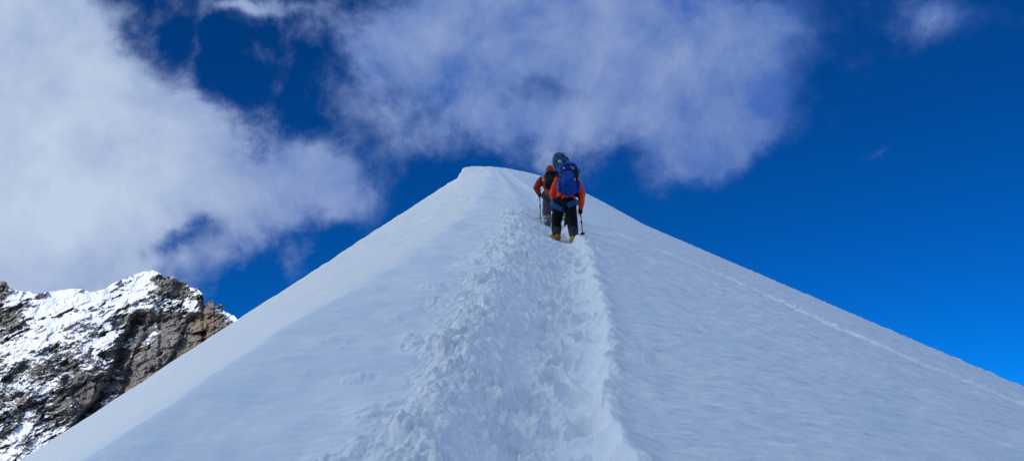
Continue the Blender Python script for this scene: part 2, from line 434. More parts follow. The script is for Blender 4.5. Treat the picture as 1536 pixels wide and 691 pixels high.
# ------------------------------------------------------------------ the rocky mountain beyond the left flank
def build_mountain():
    sil = np.array([(-400,560),(-250,520),(-120,455),(-60,436),(-20,424),(0,422),(9,422),(15,432),(38,438),(44,436),(50,441),(75,437),(105,433),(122,433),(136,438),(158,433),(168,425),(178,421),(200,412),(214,407),(232,406),(240,410),(247,415),(262,416),(272,424),(279,424),(284,431),(296,433),(304,440),(306,452),(309,456),(313,451),(320,451),(323,460),(327,456),(333,458),(337,467),(352,474),(380,505),(420,545),(520,640),(640,760)], float)
    nx, ny, nb = 620, 470, 30
    xs = np.concatenate([np.linspace(-400, -41, 60), np.linspace(-40, 400, nx), np.linspace(402, 640, 30)])
    ysl = np.interp(xs, sil[:, 0], sil[:, 1])
    jag = 2.6*fbm(xs*.16, xs*0+.3, 2.0, 4)*np.where((xs > 165) | ((xs > 0) & (xs < 20)), 1, .18)
    ysl = ysl+jag
    t = np.linspace(0, 1, ny)[:, None]
    Xp = np.broadcast_to(xs[None], (ny, xs.size)).copy()
    Yp = 860+(ysl[None]-860)*t
    # strata coordinates (y up)
    th = math.radians(27)
    e1 = Xp*math.cos(th)-Yp*math.sin(th)*(-1)*(-1)
    e1 = Xp*math.cos(th)+(-Yp)*math.sin(th)
    e2 = -Xp*math.sin(th)+(-Yp)*math.cos(th)
    warp = 9*fbm(Xp*.013, Yp*.013, 1.0, 4)+4*fbm(Xp*.05, Yp*.05, 2.0, 4)
    def blobs(lst):
        s = np.zeros_like(Xp)
        for x, y, rx, ry, an, v in lst:
            c, sn = math.cos(math.radians(an)), math.sin(math.radians(an))
            dx = Xp-x+warp*.5; dy = -(Yp-y)+warp*.4
            s += v*np.exp(-(((dx*c+dy*sn)/rx)**2+((-dx*sn+dy*c)/ry)**2))
        return s
    def terr(q, sharp):
        f = q-np.floor(q); return np.floor(q)+sstep(.5-sharp, .5+sharp, f)
    bias = blobs([(30,520,70,26,32,.16),(100,470,70,34,22,.22),(70,450,110,16,0,.30),(205,425,42,20,40,.36),(290,462,22,14,50,.42),(232,462,30,12,25,.30),
                  (165,505,50,30,28,.10),(265,432,22,15,-25,-.55),(232,478,50,14,8,-.40),(250,520,50,42,50,-.42),(300,500,32,28,50,-.6),(200,585,60,24,58,-.35),
                  (120,585,70,26,30,-.20),(15,480,30,20,40,-.28),(5,424,10,8,0,-.6),(40,600,60,26,35,.05),(60,660,50,16,35,.1),(20,665,14,50,-35,.30),
                  (150,640,26,12,55,.55),(180,560,12,50,-32,.1),(228,500,8,30,-35,.35),(210,450,22,8,20,-.15),(310,456,14,8,-40,-.5),(345,476,14,7,-30,.6),(340,470,14,5,-20,.2),
                  (150,420,40,10,0,.2),(180,425,8,7,0,-.35),(60,480,18,8,40,.1),(40,455,26,5,20,-.3),(120,462,30,5,20,-.2), (318,540,12,6,40,.3)])
    ew = e2+6*fbm(Xp*.03, Yp*.03, 41.0, 4)
    pat = .36*fbm(e1*.016, ew*.028, 21.0, 4)+.38*fbm(e1*.042, ew*.085, 23.0, 4)+.36*fbm(e1*.11, ew*.24, 25.0, 4)
    pat -= .42*sstep(.06, .36, fbm(e1*.032, ew*.15, 51.0, 4))*sstep(600, 430, Yp)
    sn0 = .515-.10*sstep(460, 640, Yp)+.06*sstep(480, 430, Yp)+bias+pat
    smk = sstep(.46, .66, sn0)
    m1 = sstep(-.25, .4, fbm(e1*.02, e2*.05, 3.0, 3))
    m2 = sstep(-.2, .4, fbm(e1*.03, e2*.06, 6.0, 3))
    q1 = (e2+warp*1.4)/23.0
    rel = 7.0*(terr(q1, .14)-q1)*m1
    rel += 20*fbm(Xp*.009, Yp*.009, 4.0, 3)
    # blocks broken along the bedding
    wx = e1+5*fbm(Xp*.06, Yp*.06, 14.0, 4); wy = e2+warp*.5+3*fbm(Xp*.07, Yp*.07, 15.0, 4)
    for fr1, fr2, am, sd, mm in ((.028, .050, 10.0, 2, .55+.45*m2), (.060, .11, 6.0, 3, .35+.65*m1), (.13, .22, 2.8, 4, .4+.6*m2), (.30, .45, 1.0, 5, 1.0)):
        rel += am*mm*(.85*facets(wx*fr1, wy*fr2, sd)+.22*(wy*fr2-np.floor(wy*fr2)-.5))
    rel += 5*np.abs(fbm(e1*.016, e2*.045, 7.0, 5))
    rel += 3.0*fbm(Xp*.09, Yp*.09, 9.0, 4)
    rel += 1.0*fbm(e1*.22, e2*.45, 11.0, 3)
    rel *= 1-.74*smk
    # great steps: buttress edges whose right-hand walls face away from the light
    def step(pts, width, depth, fade):
        pts = np.array(pts, float)
        o = np.argsort(pts[:, 1])
        xl = np.interp(Yp, pts[o, 1], pts[o, 0])+4*fbm(Xp*.03, Yp*.06, 13.0, 4)
        d = Xp-xl
        return depth*sstep(0, width, d)*np.exp(-np.maximum(d-width, 0)/fade)*sstep(pts[o[0], 1]-10, pts[o[0], 1]+12, Yp)
    rel += step([(84,662),(100,640),(135,600),(150,575),(165,545),(170,520),(182,495),(196,470)], 13, 30, 34)
    rel += step([(150,640),(176,590),(186,555),(205,515),(224,478)], 9, 12, 16)
    rel += step([(215,590),(240,555),(262,520),(270,496),(282,478)], 6, 10, 14)
    rel += step([(222,440),(232,458),(236,470)], 5, 8, 12)
    rel += step([(282,425),(296,440),(300,452)], 4, 6, 10)
    # overhang shadow above the tan slab
    rel += 9*np.exp(-(((Xp-288)/20)**2+((Yp-478)/7)**2))
    rel -= 5*np.exp(-(((Xp-300)/40)**2+((Yp-468)/5)**2))
    up = (860-Yp)
    lean = np.where(Xp > 200, .55, .95)
    lean = .95-.45*sstep(170, 260, Xp)*sstep(430, 470, Yp)
    Dm = 600.0
    depth = Dm+ (690-Yp)*.5*.95+rel*.8
    u, v = ray(Xp, Yp)
    P = np.stack([u*depth, depth, ZC+v*depth], -1)
    # back side falling away
    back = []
    for k in range(1, nb+1):
        s = (k/nb)**1.5*260
        q = P[-1].copy(); q[:, 1] += s; q[:, 0] += -.3*s; q[:, 2] -= .25*s+ (s**1.5)*.035
        q[:, 2] += 4*fbm(q[:, 0]*.05, q[:, 1]*.05, 2.0, 4)*min(1, k/5)
        back.append(q)
    P = np.concatenate([P, np.array(back)], 0)
    # snow amount: treads hold snow, walls do not
    gx = np.gradient(P, axis=1); gy = np.gradient(P, axis=0)
    n = np.cross(gx, gy); n /= np.linalg.norm(n, axis=-1)[..., None]+1e-9
    nz = n[..., 2]
    sn = np.zeros(P.shape[:2])
    sn[:ny] = sn0+.34*(nz[:ny]-.46)
    sn[ny:] = .55+.8*(nz[ny:]-.6)
    tn = np.zeros(P.shape[:2])
    tn[:ny] = np.clip(blobs([(306,490,20,13,48,1.4),(268,430,10,5,10,.35),(318,474,18,4,-15,.5),(300,446,8,6,0,.5),(285,520,30,8,48,.35)]), 0, 1)*(.55+.6*sstep(-.3, .4, fbm(e1*.12, e2*.12, 30.0, 3)))
    o = grid_object('mountain', P, ROCK, {'snow': sn, 'tan': np.clip(tn, 0, 1)}, smooth=False)
    structure(o); o['label'] = 'sunlit dark rock mountain streaked with snow beyond the ridge'
build_mountain()

# valley floor reaching the horizon, far below the ridge
def build_valley():
    r = np.concatenate([[0], np.geomspace(60, 30000, 70)]); a = np.linspace(0, 2*math.pi, 97)
    Rr, A = np.meshgrid(r, a, indexing='ij')
    x = Rr*np.cos(A); y = Rr*np.sin(A)
    z = -420+120*fbm(x*.0016, y*.0016, 3.0, 5)+ .0*Rr
    P = np.stack([x, y, z], -1)[:, ::-1]
    o = grid_object('ground', P, ROCK, {'snow': .62+.4*fbm(P[..., 0]*.004, P[..., 1]*.004, 5.0, 4), 'tan': np.zeros(P.shape[:2])})
    structure(o)
build_valley()

# added unseen peak behind the left shoulder, put there to shade the ridge
SUN_AZ = math.radians(222)      # compass direction of the sun, clockwise from +y
SUN_EL = math.radians(29)
SDIR = Vector((math.sin(SUN_AZ)*math.cos(SUN_EL), math.cos(SUN_AZ)*math.cos(SUN_EL), math.sin(SUN_EL)))
def build_shade_peak():
    d = np.array([math.sin(SUN_AZ), math.cos(SUN_AZ)]); e = np.array([d[1], -d[0]])
    na, nb = 140, 200
    a = np.linspace(0, 1, na); b = np.linspace(-1, 1, nb)
    A, B = np.meshgrid(a, b, indexing='ij')
    along = 150+A*420; across = B*260-20
    x = d[0]*along+e[0]*across; y = d[1]*along+e[1]*across
    prof = np.exp(-((along-360)/95)**2)
    h = -430+ (740+30*fbm(across*.01, along*0+.2, 4.0, 3))*prof*np.sqrt(np.clip(1-B**6, 0, 1))
    h += 26*fbm(x*.012, y*.012, 3.0, 6)*prof**.5
    P = np.stack([x, y, h], -1)
    gx = np.gradient(P, axis=1); gy = np.gradient(P, axis=0); n = np.cross(gx, gy); n /= np.linalg.norm(n, axis=-1)[..., None]+1e-9
    sn = .5+.8*(np.abs(n[..., 2])-.5)+.5*fbm(x*.03, y*.03, 9.0, 4)
    o = grid_object('mountain', P, ROCK, {'snow': sn, 'tan': np.zeros(sn.shape)})  # added out of view only to block the sun
    structure(o)
build_shade_peak()

# ------------------------------------------------------------------ climbers
PS = 1.09                       # stature of the climbers in scene units
def tube(bm, pts, radii, lat=(1, 0, 0), n=14, expo=2.0, caps=True):
    """closed tapered tube; radii are r or (r along lat, r across)"""
    pts = [Vector(p) for p in pts]; lat = Vector(lat)
    R = [(r, r) if not isinstance(r, (tuple, list)) else tuple(r) for r in radii]
    T = []
    for i in range(len(pts)):
        a = pts[max(i-1, 0)]; b = pts[min(i+1, len(pts)-1)]
        T.append((b-a).normalized())
    P, Q, D = list(pts), list(R), list(T)
    if caps:
        for k, (off, sc) in enumerate(((.45, .86), (.75, .5))):
            P.insert(0, pts[0]-T[0]*min(R[0])*off); Q.insert(0, (R[0][0]*sc, R[0][1]*sc)); D.insert(0, T[0])
            P.append(pts[-1]+T[-1]*min(R[-1])*off); Q.append((R[-1][0]*sc, R[-1][1]*sc)); D.append(T[-1])
    rings = []
    for p, r, t in zip(P, Q, D):
        x = lat-t*lat.dot(t)
        if x.length < .05: x = Vector((0, 1, 0))-t*t.y
        x.normalize(); y = t.cross(x)
        ring = []
        for k in range(n):
            a = 2*math.pi*k/n; ca, sa = math.cos(a), math.sin(a)
            if expo != 2.0:
                ca = math.copysign(abs(ca)**(2/expo), ca); sa = math.copysign(abs(sa)**(2/expo), sa)
            ring.append(bm.verts.new(p+x*(r[0]*ca)+y*(r[1]*sa)))
        rings.append(ring)
    for a, b in zip(rings[:-1], rings[1:]):
        for k in range(n):
            bm.faces.new((a[k], a[(k+1) % n], b[(k+1) % n], b[k]))
    bm.faces.new(list(reversed(rings[0]))); bm.faces.new(rings[-1])

def box(bm, c, half, rot=None):
    M = rot or Matrix.Identity(3); c = Vector(c); v = []
    for sx in (-1, 1):
        for sy in (-1, 1):
            for sz in (-1, 1):
                v.append(bm.verts.new(c+M @ Vector((sx*half[0], sy*half[1], sz*half[2]))))
    for f in ((0,1,3,2), (4,6,7,5), (0,4,5,1), (2,3,7,6), (0,2,6,4), (1,5,7,3)):
        bm.faces.new([v[i] for i in f])

def link(name, bm, mat, parent=None, smooth=True, bevel=0):
    bmesh.ops.recalc_face_normals(bm, faces=bm.faces)
    if bevel: bmesh.ops.bevel(bm, geom=list(bm.edges), offset=bevel, segments=2, affect='EDGES')
    me = bpy.data.meshes.new(name); bm.to_mesh(me); bm.free()
    me.polygons.foreach_set('use_smooth', [smooth]*len(me.polygons))
    me.materials.append(mat)
    o = bpy.data.objects.new(name, me); COL.objects.link(o)
    if parent: o.parent = parent
    return o

def organic(name, bm, mat, parent=None, voxel=.018, smooth=4, wrinkle=0.0, wscale=9.0, stretch=(1, 1, 1)):
    """fuse the tubes of a bmesh into one continuous skin"""
    bmesh.ops.recalc_face_normals(bm, faces=bm.faces)
    me = bpy.data.meshes.new(name); bm.to_mesh(me); bm.free()
    o = bpy.data.objects.new(name, me); COL.objects.link(o)
    r = o.modifiers.new('r', 'REMESH'); r.mode = 'VOXEL'; r.voxel_size = voxel
    s = o.modifiers.new('s', 'SMOOTH'); s.factor = .5; s.iterations = smooth
    dg = bpy.context.evaluated_depsgraph_get()
    m2 = bpy.data.meshes.new_from_object(o.evaluated_get(dg))
    o.modifiers.clear(); o.data = m2; m2.name = name; bpy.data.meshes.remove(me)
    if wrinkle:
        n = len(m2.vertices); co = np.empty(n*3, np.float32); m2.vertices.foreach_get('co', co); co = co.reshape(-1, 3)
        no = np.empty(n*3, np.float32); m2.vertex_normals.foreach_get('vector', no); no = no.reshape(-1, 3)
        q = co*wscale*np.array(stretch)
        a = perlin(q[:, 0]+7, q[:, 1]+3, q[:, 2]); b = perlin(q[:, 0]*2.1, q[:, 1]*2.1+9, q[:, 2]*2.3)
        d = wrinkle*((.5-np.abs(a)*2.2)+.6*(.4-np.abs(b)*2))
        co += no*d[:, None]; m2.vertices.foreach_set('co', co.reshape(-1))
    m2.polygons.foreach_set('use_smooth', [True]*len(m2.polygons))
    m2.materials.clear(); m2.materials.append(mat)
    m2.update()
    if parent: o.parent = parent
    return o

def band(bm, c, nrm, rx, ry, h, th, lat=(1, 0, 0), n=28, keep=None):
    """a strap running round a limb or waist"""
    c = Vector(c); t = Vector(nrm).normalized(); lat = Vector(lat)
    x = (lat-t*lat.dot(t)).normalized(); y = t.cross(x)
    rings = []
    for k in range(n):
        a = 2*math.pi*k/n
        d = x*(rx*math.cos(a))+y*(ry*math.sin(a)); u = d.normalized()
        rings.append([bm.verts.new(c+d+u*th*i+t*(h/2*j)) for i, j in ((0, -1), (1, -.8), (1, .8), (0, 1))])
    for k in range(n):
        a, b = rings[k], rings[(k+1) % n]
        if keep and not (keep(a[0].co) and keep(b[0].co)): continue
        for j in range(4): bm.faces.new((a[j], a[(j+1) % 4], b[(j+1) % 4], b[j]))

def strip(bm, pts, wdt, th, lat=(1, 0, 0), n=10):
    tube(bm, pts, [(wdt/2, th/2)]*len(pts), lat, n=n, expo=4, caps=False)

def lerp(a, b, t): return Vector(a)*(1-t)+Vector(b)*t

SKIN = cloth('skin', (.42, .24, .17), rough=.55, bump=.08)
HAIR = cloth('dark_hair', (.025, .018, .014), scale=120)
BLACK = cloth('black_cloth', (.0075, .0075, .0085), (.004, .004, .005))
GLOVEM = cloth('black_glove', (.016, .016, .018))
SOLEM = cloth('black_rubber', (.015, .015, .016), bump=.1)
STEEL = metal('dull_steel', (.30, .30, .31))
WHITE = cloth('off_white_webbing', (.60, .60, .58))
ORANGE = cloth('orange_shell', (.93, .082, .016), (.72, .052, .012), rough=.6)
RUST = cloth('rust_red_shell', (.44, .046, .016), (.26, .026, .011), rough=.65)
TEALJ = cloth('dark_teal_shell', (.02, .07, .09))
BLUE = cloth('blue_nylon', (.003, .058, .34), (.002, .034, .22), rough=.55)
HBLUE = cloth('harness_blue', (.012, .10, .28), (.01, .07, .19))
TEAL = cloth('teal_nylon', (.045, .125, .23), (.03, .09, .165))
GREYC = cloth('grey_green_nylon', (.20, .235, .27))
GREYT = cloth('grey_purple_cloth', (.105, .100, .135), (.070, .066, .092))
GAITG = cloth('grey_gaiter', (.052, .056, .064), (.030, .033, .040))
YELLOW = cloth('yellow_boot', (.60, .33, .02), (.30, .15, .012), rough=.5)
GREYB = cloth('grey_boot', (.16, .16, .17))
ORSTRAP = cloth('orange_webbing', (.55, .10, .03))
KHAKI = cloth('khaki_webbing', (.16, .17, .13))
REDSH = metal('red_lacquered_shaft', (.36, .045, .025), .35)
BLKSH = metal('black_shaft', (.03, .03, .032), .4)

def striped():
    m, nt, b = new_mat('striped_gaiter')
    co = N(nt, 'ShaderNodeTexCoord').outputs['Object']
    w = N(nt, 'ShaderNodeTexWave', bands_direction='DIAGONAL', ins={'Vector': co, 'Scale': 6.5, 'Distortion': 1.5, 'Detail': 2.0}).outputs['Fac']
    nt.links.new(mixc(nt, maprange(nt, w, .42, .52), (.03, .03, .032), (.50, .47, .40)), b.inputs['Base Color'])
    b.inputs['Roughness'].default_value = .75
    return m
STRIPE = striped()

def make_person(base, yaw, J, st, label, group):
    """J: joints in the person's own frame (x right, y forward, z up, feet near the origin)"""
    # ---- body: one continuous skin
    bm = bmesh.new()
    H = Vector(J['head']); nk = Vector(J['neck'])
    fw = Vector(J.get('face', (0, 1, -.05))).normalized(); up = Vector((0, 0, 1)); up = (up-fw*up.dot(fw)).normalized(); rt = fw.cross(up)
    for s, S_ in (('l', -1), ('r', 1)):
        tube(bm, [J['hip'+s], lerp(J['hip'+s], J['knee'+s], .5), J['knee'+s]], [.085, .072, .056])
        tube(bm, [J['knee'+s], lerp(J['knee'+s], J['ank'+s], .35), J['ank'+s]], [.055, .055, .036])
        a = Vector(J['ank'+s]); tdir = Vector(J['toe'+s])-a
        tube(bm, [a-tdir*.1, a+tdir*.5, J['toe'+s]], [.036, .036, .026])
        tube(bm, [J['sh'+s], lerp(J['sh'+s], J['elb'+s], .5), J['elb'+s]], [.055, .047, .038])
        tube(bm, [J['elb'+s], lerp(J['elb'+s], J['wr'+s], .3), J['wr'+s]], [.038, .039, .026])
    tube(bm, [J['pel'], J['waist'], J['chest'], lerp(J['chest'], J['neck'], .7)], [(.155, .10), (.135, .09), (.165, .11), (.13, .075)])
    tube(bm, [J['shl'], J['neck'], J['shr']], [.055, .07, .055])
    tube(bm, [J['neck'], H-up*.06], [.058, .055])
    tube(bm, [H-up*.085+fw*.02, H-up*.03+fw*.012, H+up*.04, H+up*.085], [(.05, .062), (.068, .088), (.074, .096), (.055, .07)], lat=rt)
    tube(bm, [H+fw*.085+up*.015, H+fw*.115-up*.022], [.011, .017], lat=rt)          # nose
    tube(bm, [H+fw*.09-up*.055-rt*.02, H+fw*.097-up*.055, H+fw*.09-up*.055+rt*.02], [.008, .009, .008])   # lips
    tube(bm, [H+fw*.09+up*.03-rt*.045, H+fw*.10+up*.028, H+fw*.09+up*.03+rt*.045], [.010, .011, .010])   # brow
    for S_ in (-1, 1): tube(bm, [H+rt*S_*.075+up*.02, H+rt*S_*.08-up*.03], [(.010, .018), (.008, .012)], lat=rt)   # ears
    body = organic('person', bm, SKIN, voxel=.012, smooth=2)
    body.location = base; body.rotation_euler = (0, 0, yaw); body.scale = (PS, PS, PS)
    body['label'] = label; body['category'] = 'person'; body['group'] = group
    for S_ in (-1, 1):
        bm = bmesh.new(); bmesh.ops.create_uvsphere(bm, u_segments=12, v_segments=8, radius=.012, matrix=Matrix.Translation(H+fw*.082+rt*S_*.031+up*.008))
        link('eye', bm, WHITE, body)
    # ---- hair and headgear
    bm = bmesh.new()
    tube(bm, [H-up*.045-fw*.03, H+up*.03-fw*.018, H+up*.095-fw*.01], [(.076, .085), (.083, .095), (.06, .075)], lat=rt)
    organic('hair', bm, HAIR, body, voxel=.012, smooth=2)
    bm = bmesh.new()
    if st['hat'] == 'hood':
        tube(bm, [nk-fw*.03, H-up*.05-fw*.035, H+up*.03-fw*.022, H+up*.10-fw*.015], [(.085, .085), (.105, .105), (.108, .118), (.078, .095)], lat=rt)
        organic('hood', bm, st['jacket'], body, voxel=.014, smooth=3, wrinkle=.008, wscale=14)
    else:
        tube(bm, [H-up*.005-fw*.012, H+up*.06-fw*.01, H+up*.105-fw*.008], [(.105, .128), (.10, .122), (.066, .085)], lat=rt)
        organic('helmet', bm, st['hatmat'], body, voxel=.012, smooth=3)
    # ---- jacket with sleeves
    bm = bmesh.new()
    pel, wa, ch = Vector(J['pel']), Vector(J['waist']), Vector(J['chest'])
    hem = pel+(pel-wa).normalized()*st.get('hem', .02)
    tube(bm, [hem, lerp(pel, wa, .4), wa, lerp(wa, ch, .5), ch, lerp(ch, nk, .6), lerp(ch, nk, .95)],
         [(.205, .155), (.20, .15), (.185, .14), (.20, .15), (.215, .16), (.175, .13), (.10, .095)])
    for s in 'lr':
        sh, el, wr = (Vector(J[k+s]) for k in ('sh', 'elb', 'wr'))
        tube(bm, [lerp(ch, sh, .55), sh, lerp(sh, el, .35), lerp(sh, el, .75), el], [.095, .095, .088, .078, .075])
        tube(bm, [el, lerp(el, wr, .35), lerp(el, wr, .8), wr], [.078, .072, .060, .050])
    jk = organic('jacket', bm, st['jacket'], body, voxel=.015, smooth=4, wrinkle=.016, wscale=8.5, stretch=(1, 1, 1.5))
    # ---- trousers
    bm = bmesh.new()
    for s in 'lr':
        h, k, a = (Vector(J[q+s]) for q in ('hip', 'knee', 'ank'))
        tube(bm, [lerp(pel, h, .55)+Vector((0, 0, .03)), h, lerp(h, k, .35), lerp(h, k, .75), k], [(.132, .142), (.132, .145), (.122, .128), (.108, .112), (.100, .106)])
        tube(bm, [k, lerp(k, a, .3), lerp(k, a, .66), lerp(k, a, .8)], [.100, .100, .090, .076])
    tube(bm, [pel-Vector((0, 0, .05)), pel+Vector((0, 0, .06))], [(.17, .135), (.165, .13)])
    tube(bm, [pel+Vector((0, -.10, -.02)), pel+Vector((0, -.11, -.10)), pel+Vector((0, -.06, -.17))], [(.10, .07), (.085, .075), (.05, .05)])
    organic('trousers', bm, st['trousers'], body, voxel=.015, smooth=4, wrinkle=.015, wscale=9, stretch=(1, 1, 1.7))
    # ---- climbing harness
    bm = bmesh.new()
    dirn = (wa-pel).normalized(); loops = []
    band(bm, pel+Vector((0, 0, -.05)), dirn, .185, .155, .035, .012)
    for s in 'lr':
        h, k = Vector(J['hip'+s]), Vector(J['knee'+s])
        d = (h-k).normalized()
        ax = (d+Vector((.42 if s == 'l' else -.42, -.30, 0))).normalized()
        bl = bmesh.new()
        band(bl, lerp(h, k, .12), ax, .158, .166, .105, .016, n=48, keep=lambda q, m=pel.x, g=(-1 if s == 'l' else 1): (q.x-m)*g > .055)
        loops.append(bl)
    hn = link('harness', bm, st.get('belt', BLACK), body)
    for bl in loops: link('leg_loop', bl, st['harness'], hn)
    for S_ in (-1, 1):
        for q in range(2):
            c = pel+Vector((S_*.205, -.03+.05*q, -.05))
            bm = bmesh.new()
            band(bm, c, Vector((.3*S_, 1, 0)), .020, .045, .009, .008)
            link('carabiner', bm, STEEL, hn)
    # ---- boots, crampons, gaiters, gloves
    for s, S_ in (('l', -1), ('r', 1)):
        a, t, k = Vector(J['ank'+s]), Vector(J['toe'+s]), Vector(J['knee'+s])
        f = (t-a); f.z = f.z
        heel = a+Vector((0, 0, -.065)); fdir = (t-heel).normalized()
        lat = fdir.cross(Vector((0, 0, 1))).normalized(); bup = lat.cross(fdir).normalized()
        hb = heel-fdir*.075
        bm = bmesh.new()
        tube(bm, [hb+bup*.02, heel+fdir*.06+bup*.028, heel+fdir*.15+bup*.015, heel+fdir*.21+bup*.004], [(.056, .060), (.062, .064), (.066, .054), (.052, .040)], lat=lat)
        tube(bm, [heel+bup*.03-fdir*.015, a+bup*.02, lerp(a, k, .22)], [(.052, .07), (.056, .066), (.064, .066)], lat=lat)
        bt = organic('boot', bm, st['boot'], body, voxel=.010, smooth=2, wrinkle=.003, wscale=20)
        bm = bmesh.new()
        for q in range(9):
            pass
        tube(bm, [hb-bup*.036-fdir*.01, heel+fdir*.03-bup*.036, heel+fdir*.13-bup*.038, heel+fdir*.225-bup*.034], [(.058, .018), (.056, .016), (.070, .018), (.052, .016)], lat=lat, expo=2.6)
        link('sole', bm, SOLEM, bt)
        bm = bmesh.new()
        for sx in (-1, 1):
            tube(bm, [hb+lat*sx*.042-bup*.052, heel+fdir*.04+lat*sx*.04-bup*.052, heel+fdir*.14+lat*sx*.056-bup*.054, heel+fdir*.23+lat*sx*.03-bup*.05], [(.005, .006)]*4, lat=lat, n=6)
            for q in (-.06, .02, .11, .17, .22):
                p = heel+fdir*q+lat*sx*(.042 if q < .05 else .05 if q < .2 else .03)-bup*.05
                e = p-bup*.032+(fdir*.03 if q > .2 else Vector((0, 0, 0)))
                tube(bm, [p, e], [(.009, .004), (.002, .002)], lat=fdir, n=6, caps=False)
        strip(bm, [hb-fdir*.012+bup*.04-lat*.05, hb-fdir*.035+bup*.045, hb-fdir*.012+bup*.04+lat*.05], .018, .006, lat=bup)
        tube(bm, [hb-fdir*.028-bup*.05, hb-fdir*.034+bup*.045], [(.016, .006), (.012, .006)], lat=lat, n=8)
        link('crampon', bm, STEEL, bt)
        bm = bmesh.new()
        tube(bm, [lerp(a, k, .02)+bup*.02, lerp(a, k, .22), lerp(a, k, .40), lerp(a, k, .54)], [(.084, .092), (.086, .090), (.098, .100), (.094, .098)])
        organic('gaiter', bm, st['gaiter'], body, voxel=.013, smooth=3, wrinkle=.007, wscale=15, stretch=(1, 1, 2))
        # glove closed round what it holds
        wr, el = Vector(J['wr'+s]), Vector(J['elb'+s])
        c = Vector(J['grip'+s]); g = Vector(J['axis'+s]).normalized()
        ff = (c-wr); ff = (ff-g*ff.dot(g)).normalized(); sd = ff.cross(g)*S_
        bm = bmesh.new()
        tube(bm, [wr+(wr-el).normalized()*-.05, wr, lerp(wr, c, .45)+sd*.018, c+sd*.034+ff*.012], [(.047, .047), (.040, .036), (.044, .022), (.046, .020)], lat=g)
        for i in range(4):
            o = g*(.033-.022*i); ln = (.9, 1.05, 1.0, .75)[i]
            tube(bm, [c+sd*.030+ff*.010+o, c+sd*.020+ff*.040*ln+o, c-sd*.014+ff*.042*ln+o, c-sd*.034+ff*.014+o, c-sd*.030-ff*.012*ln+o], [.0125, .012, .0115, .011, .010], lat=g, n=10)
        tube(bm, [lerp(wr, c, .55)+sd*.012+g*.025, c-ff*.030+sd*.004+g*.045, c-ff*.030-sd*.022+g*.050, c-ff*.006-sd*.034+g*.048], [.016, .014, .0125, .011], lat=g, n=10)
        organic('glove', bm, GLOVEM, body, voxel=.0065, smooth=2)
    return body

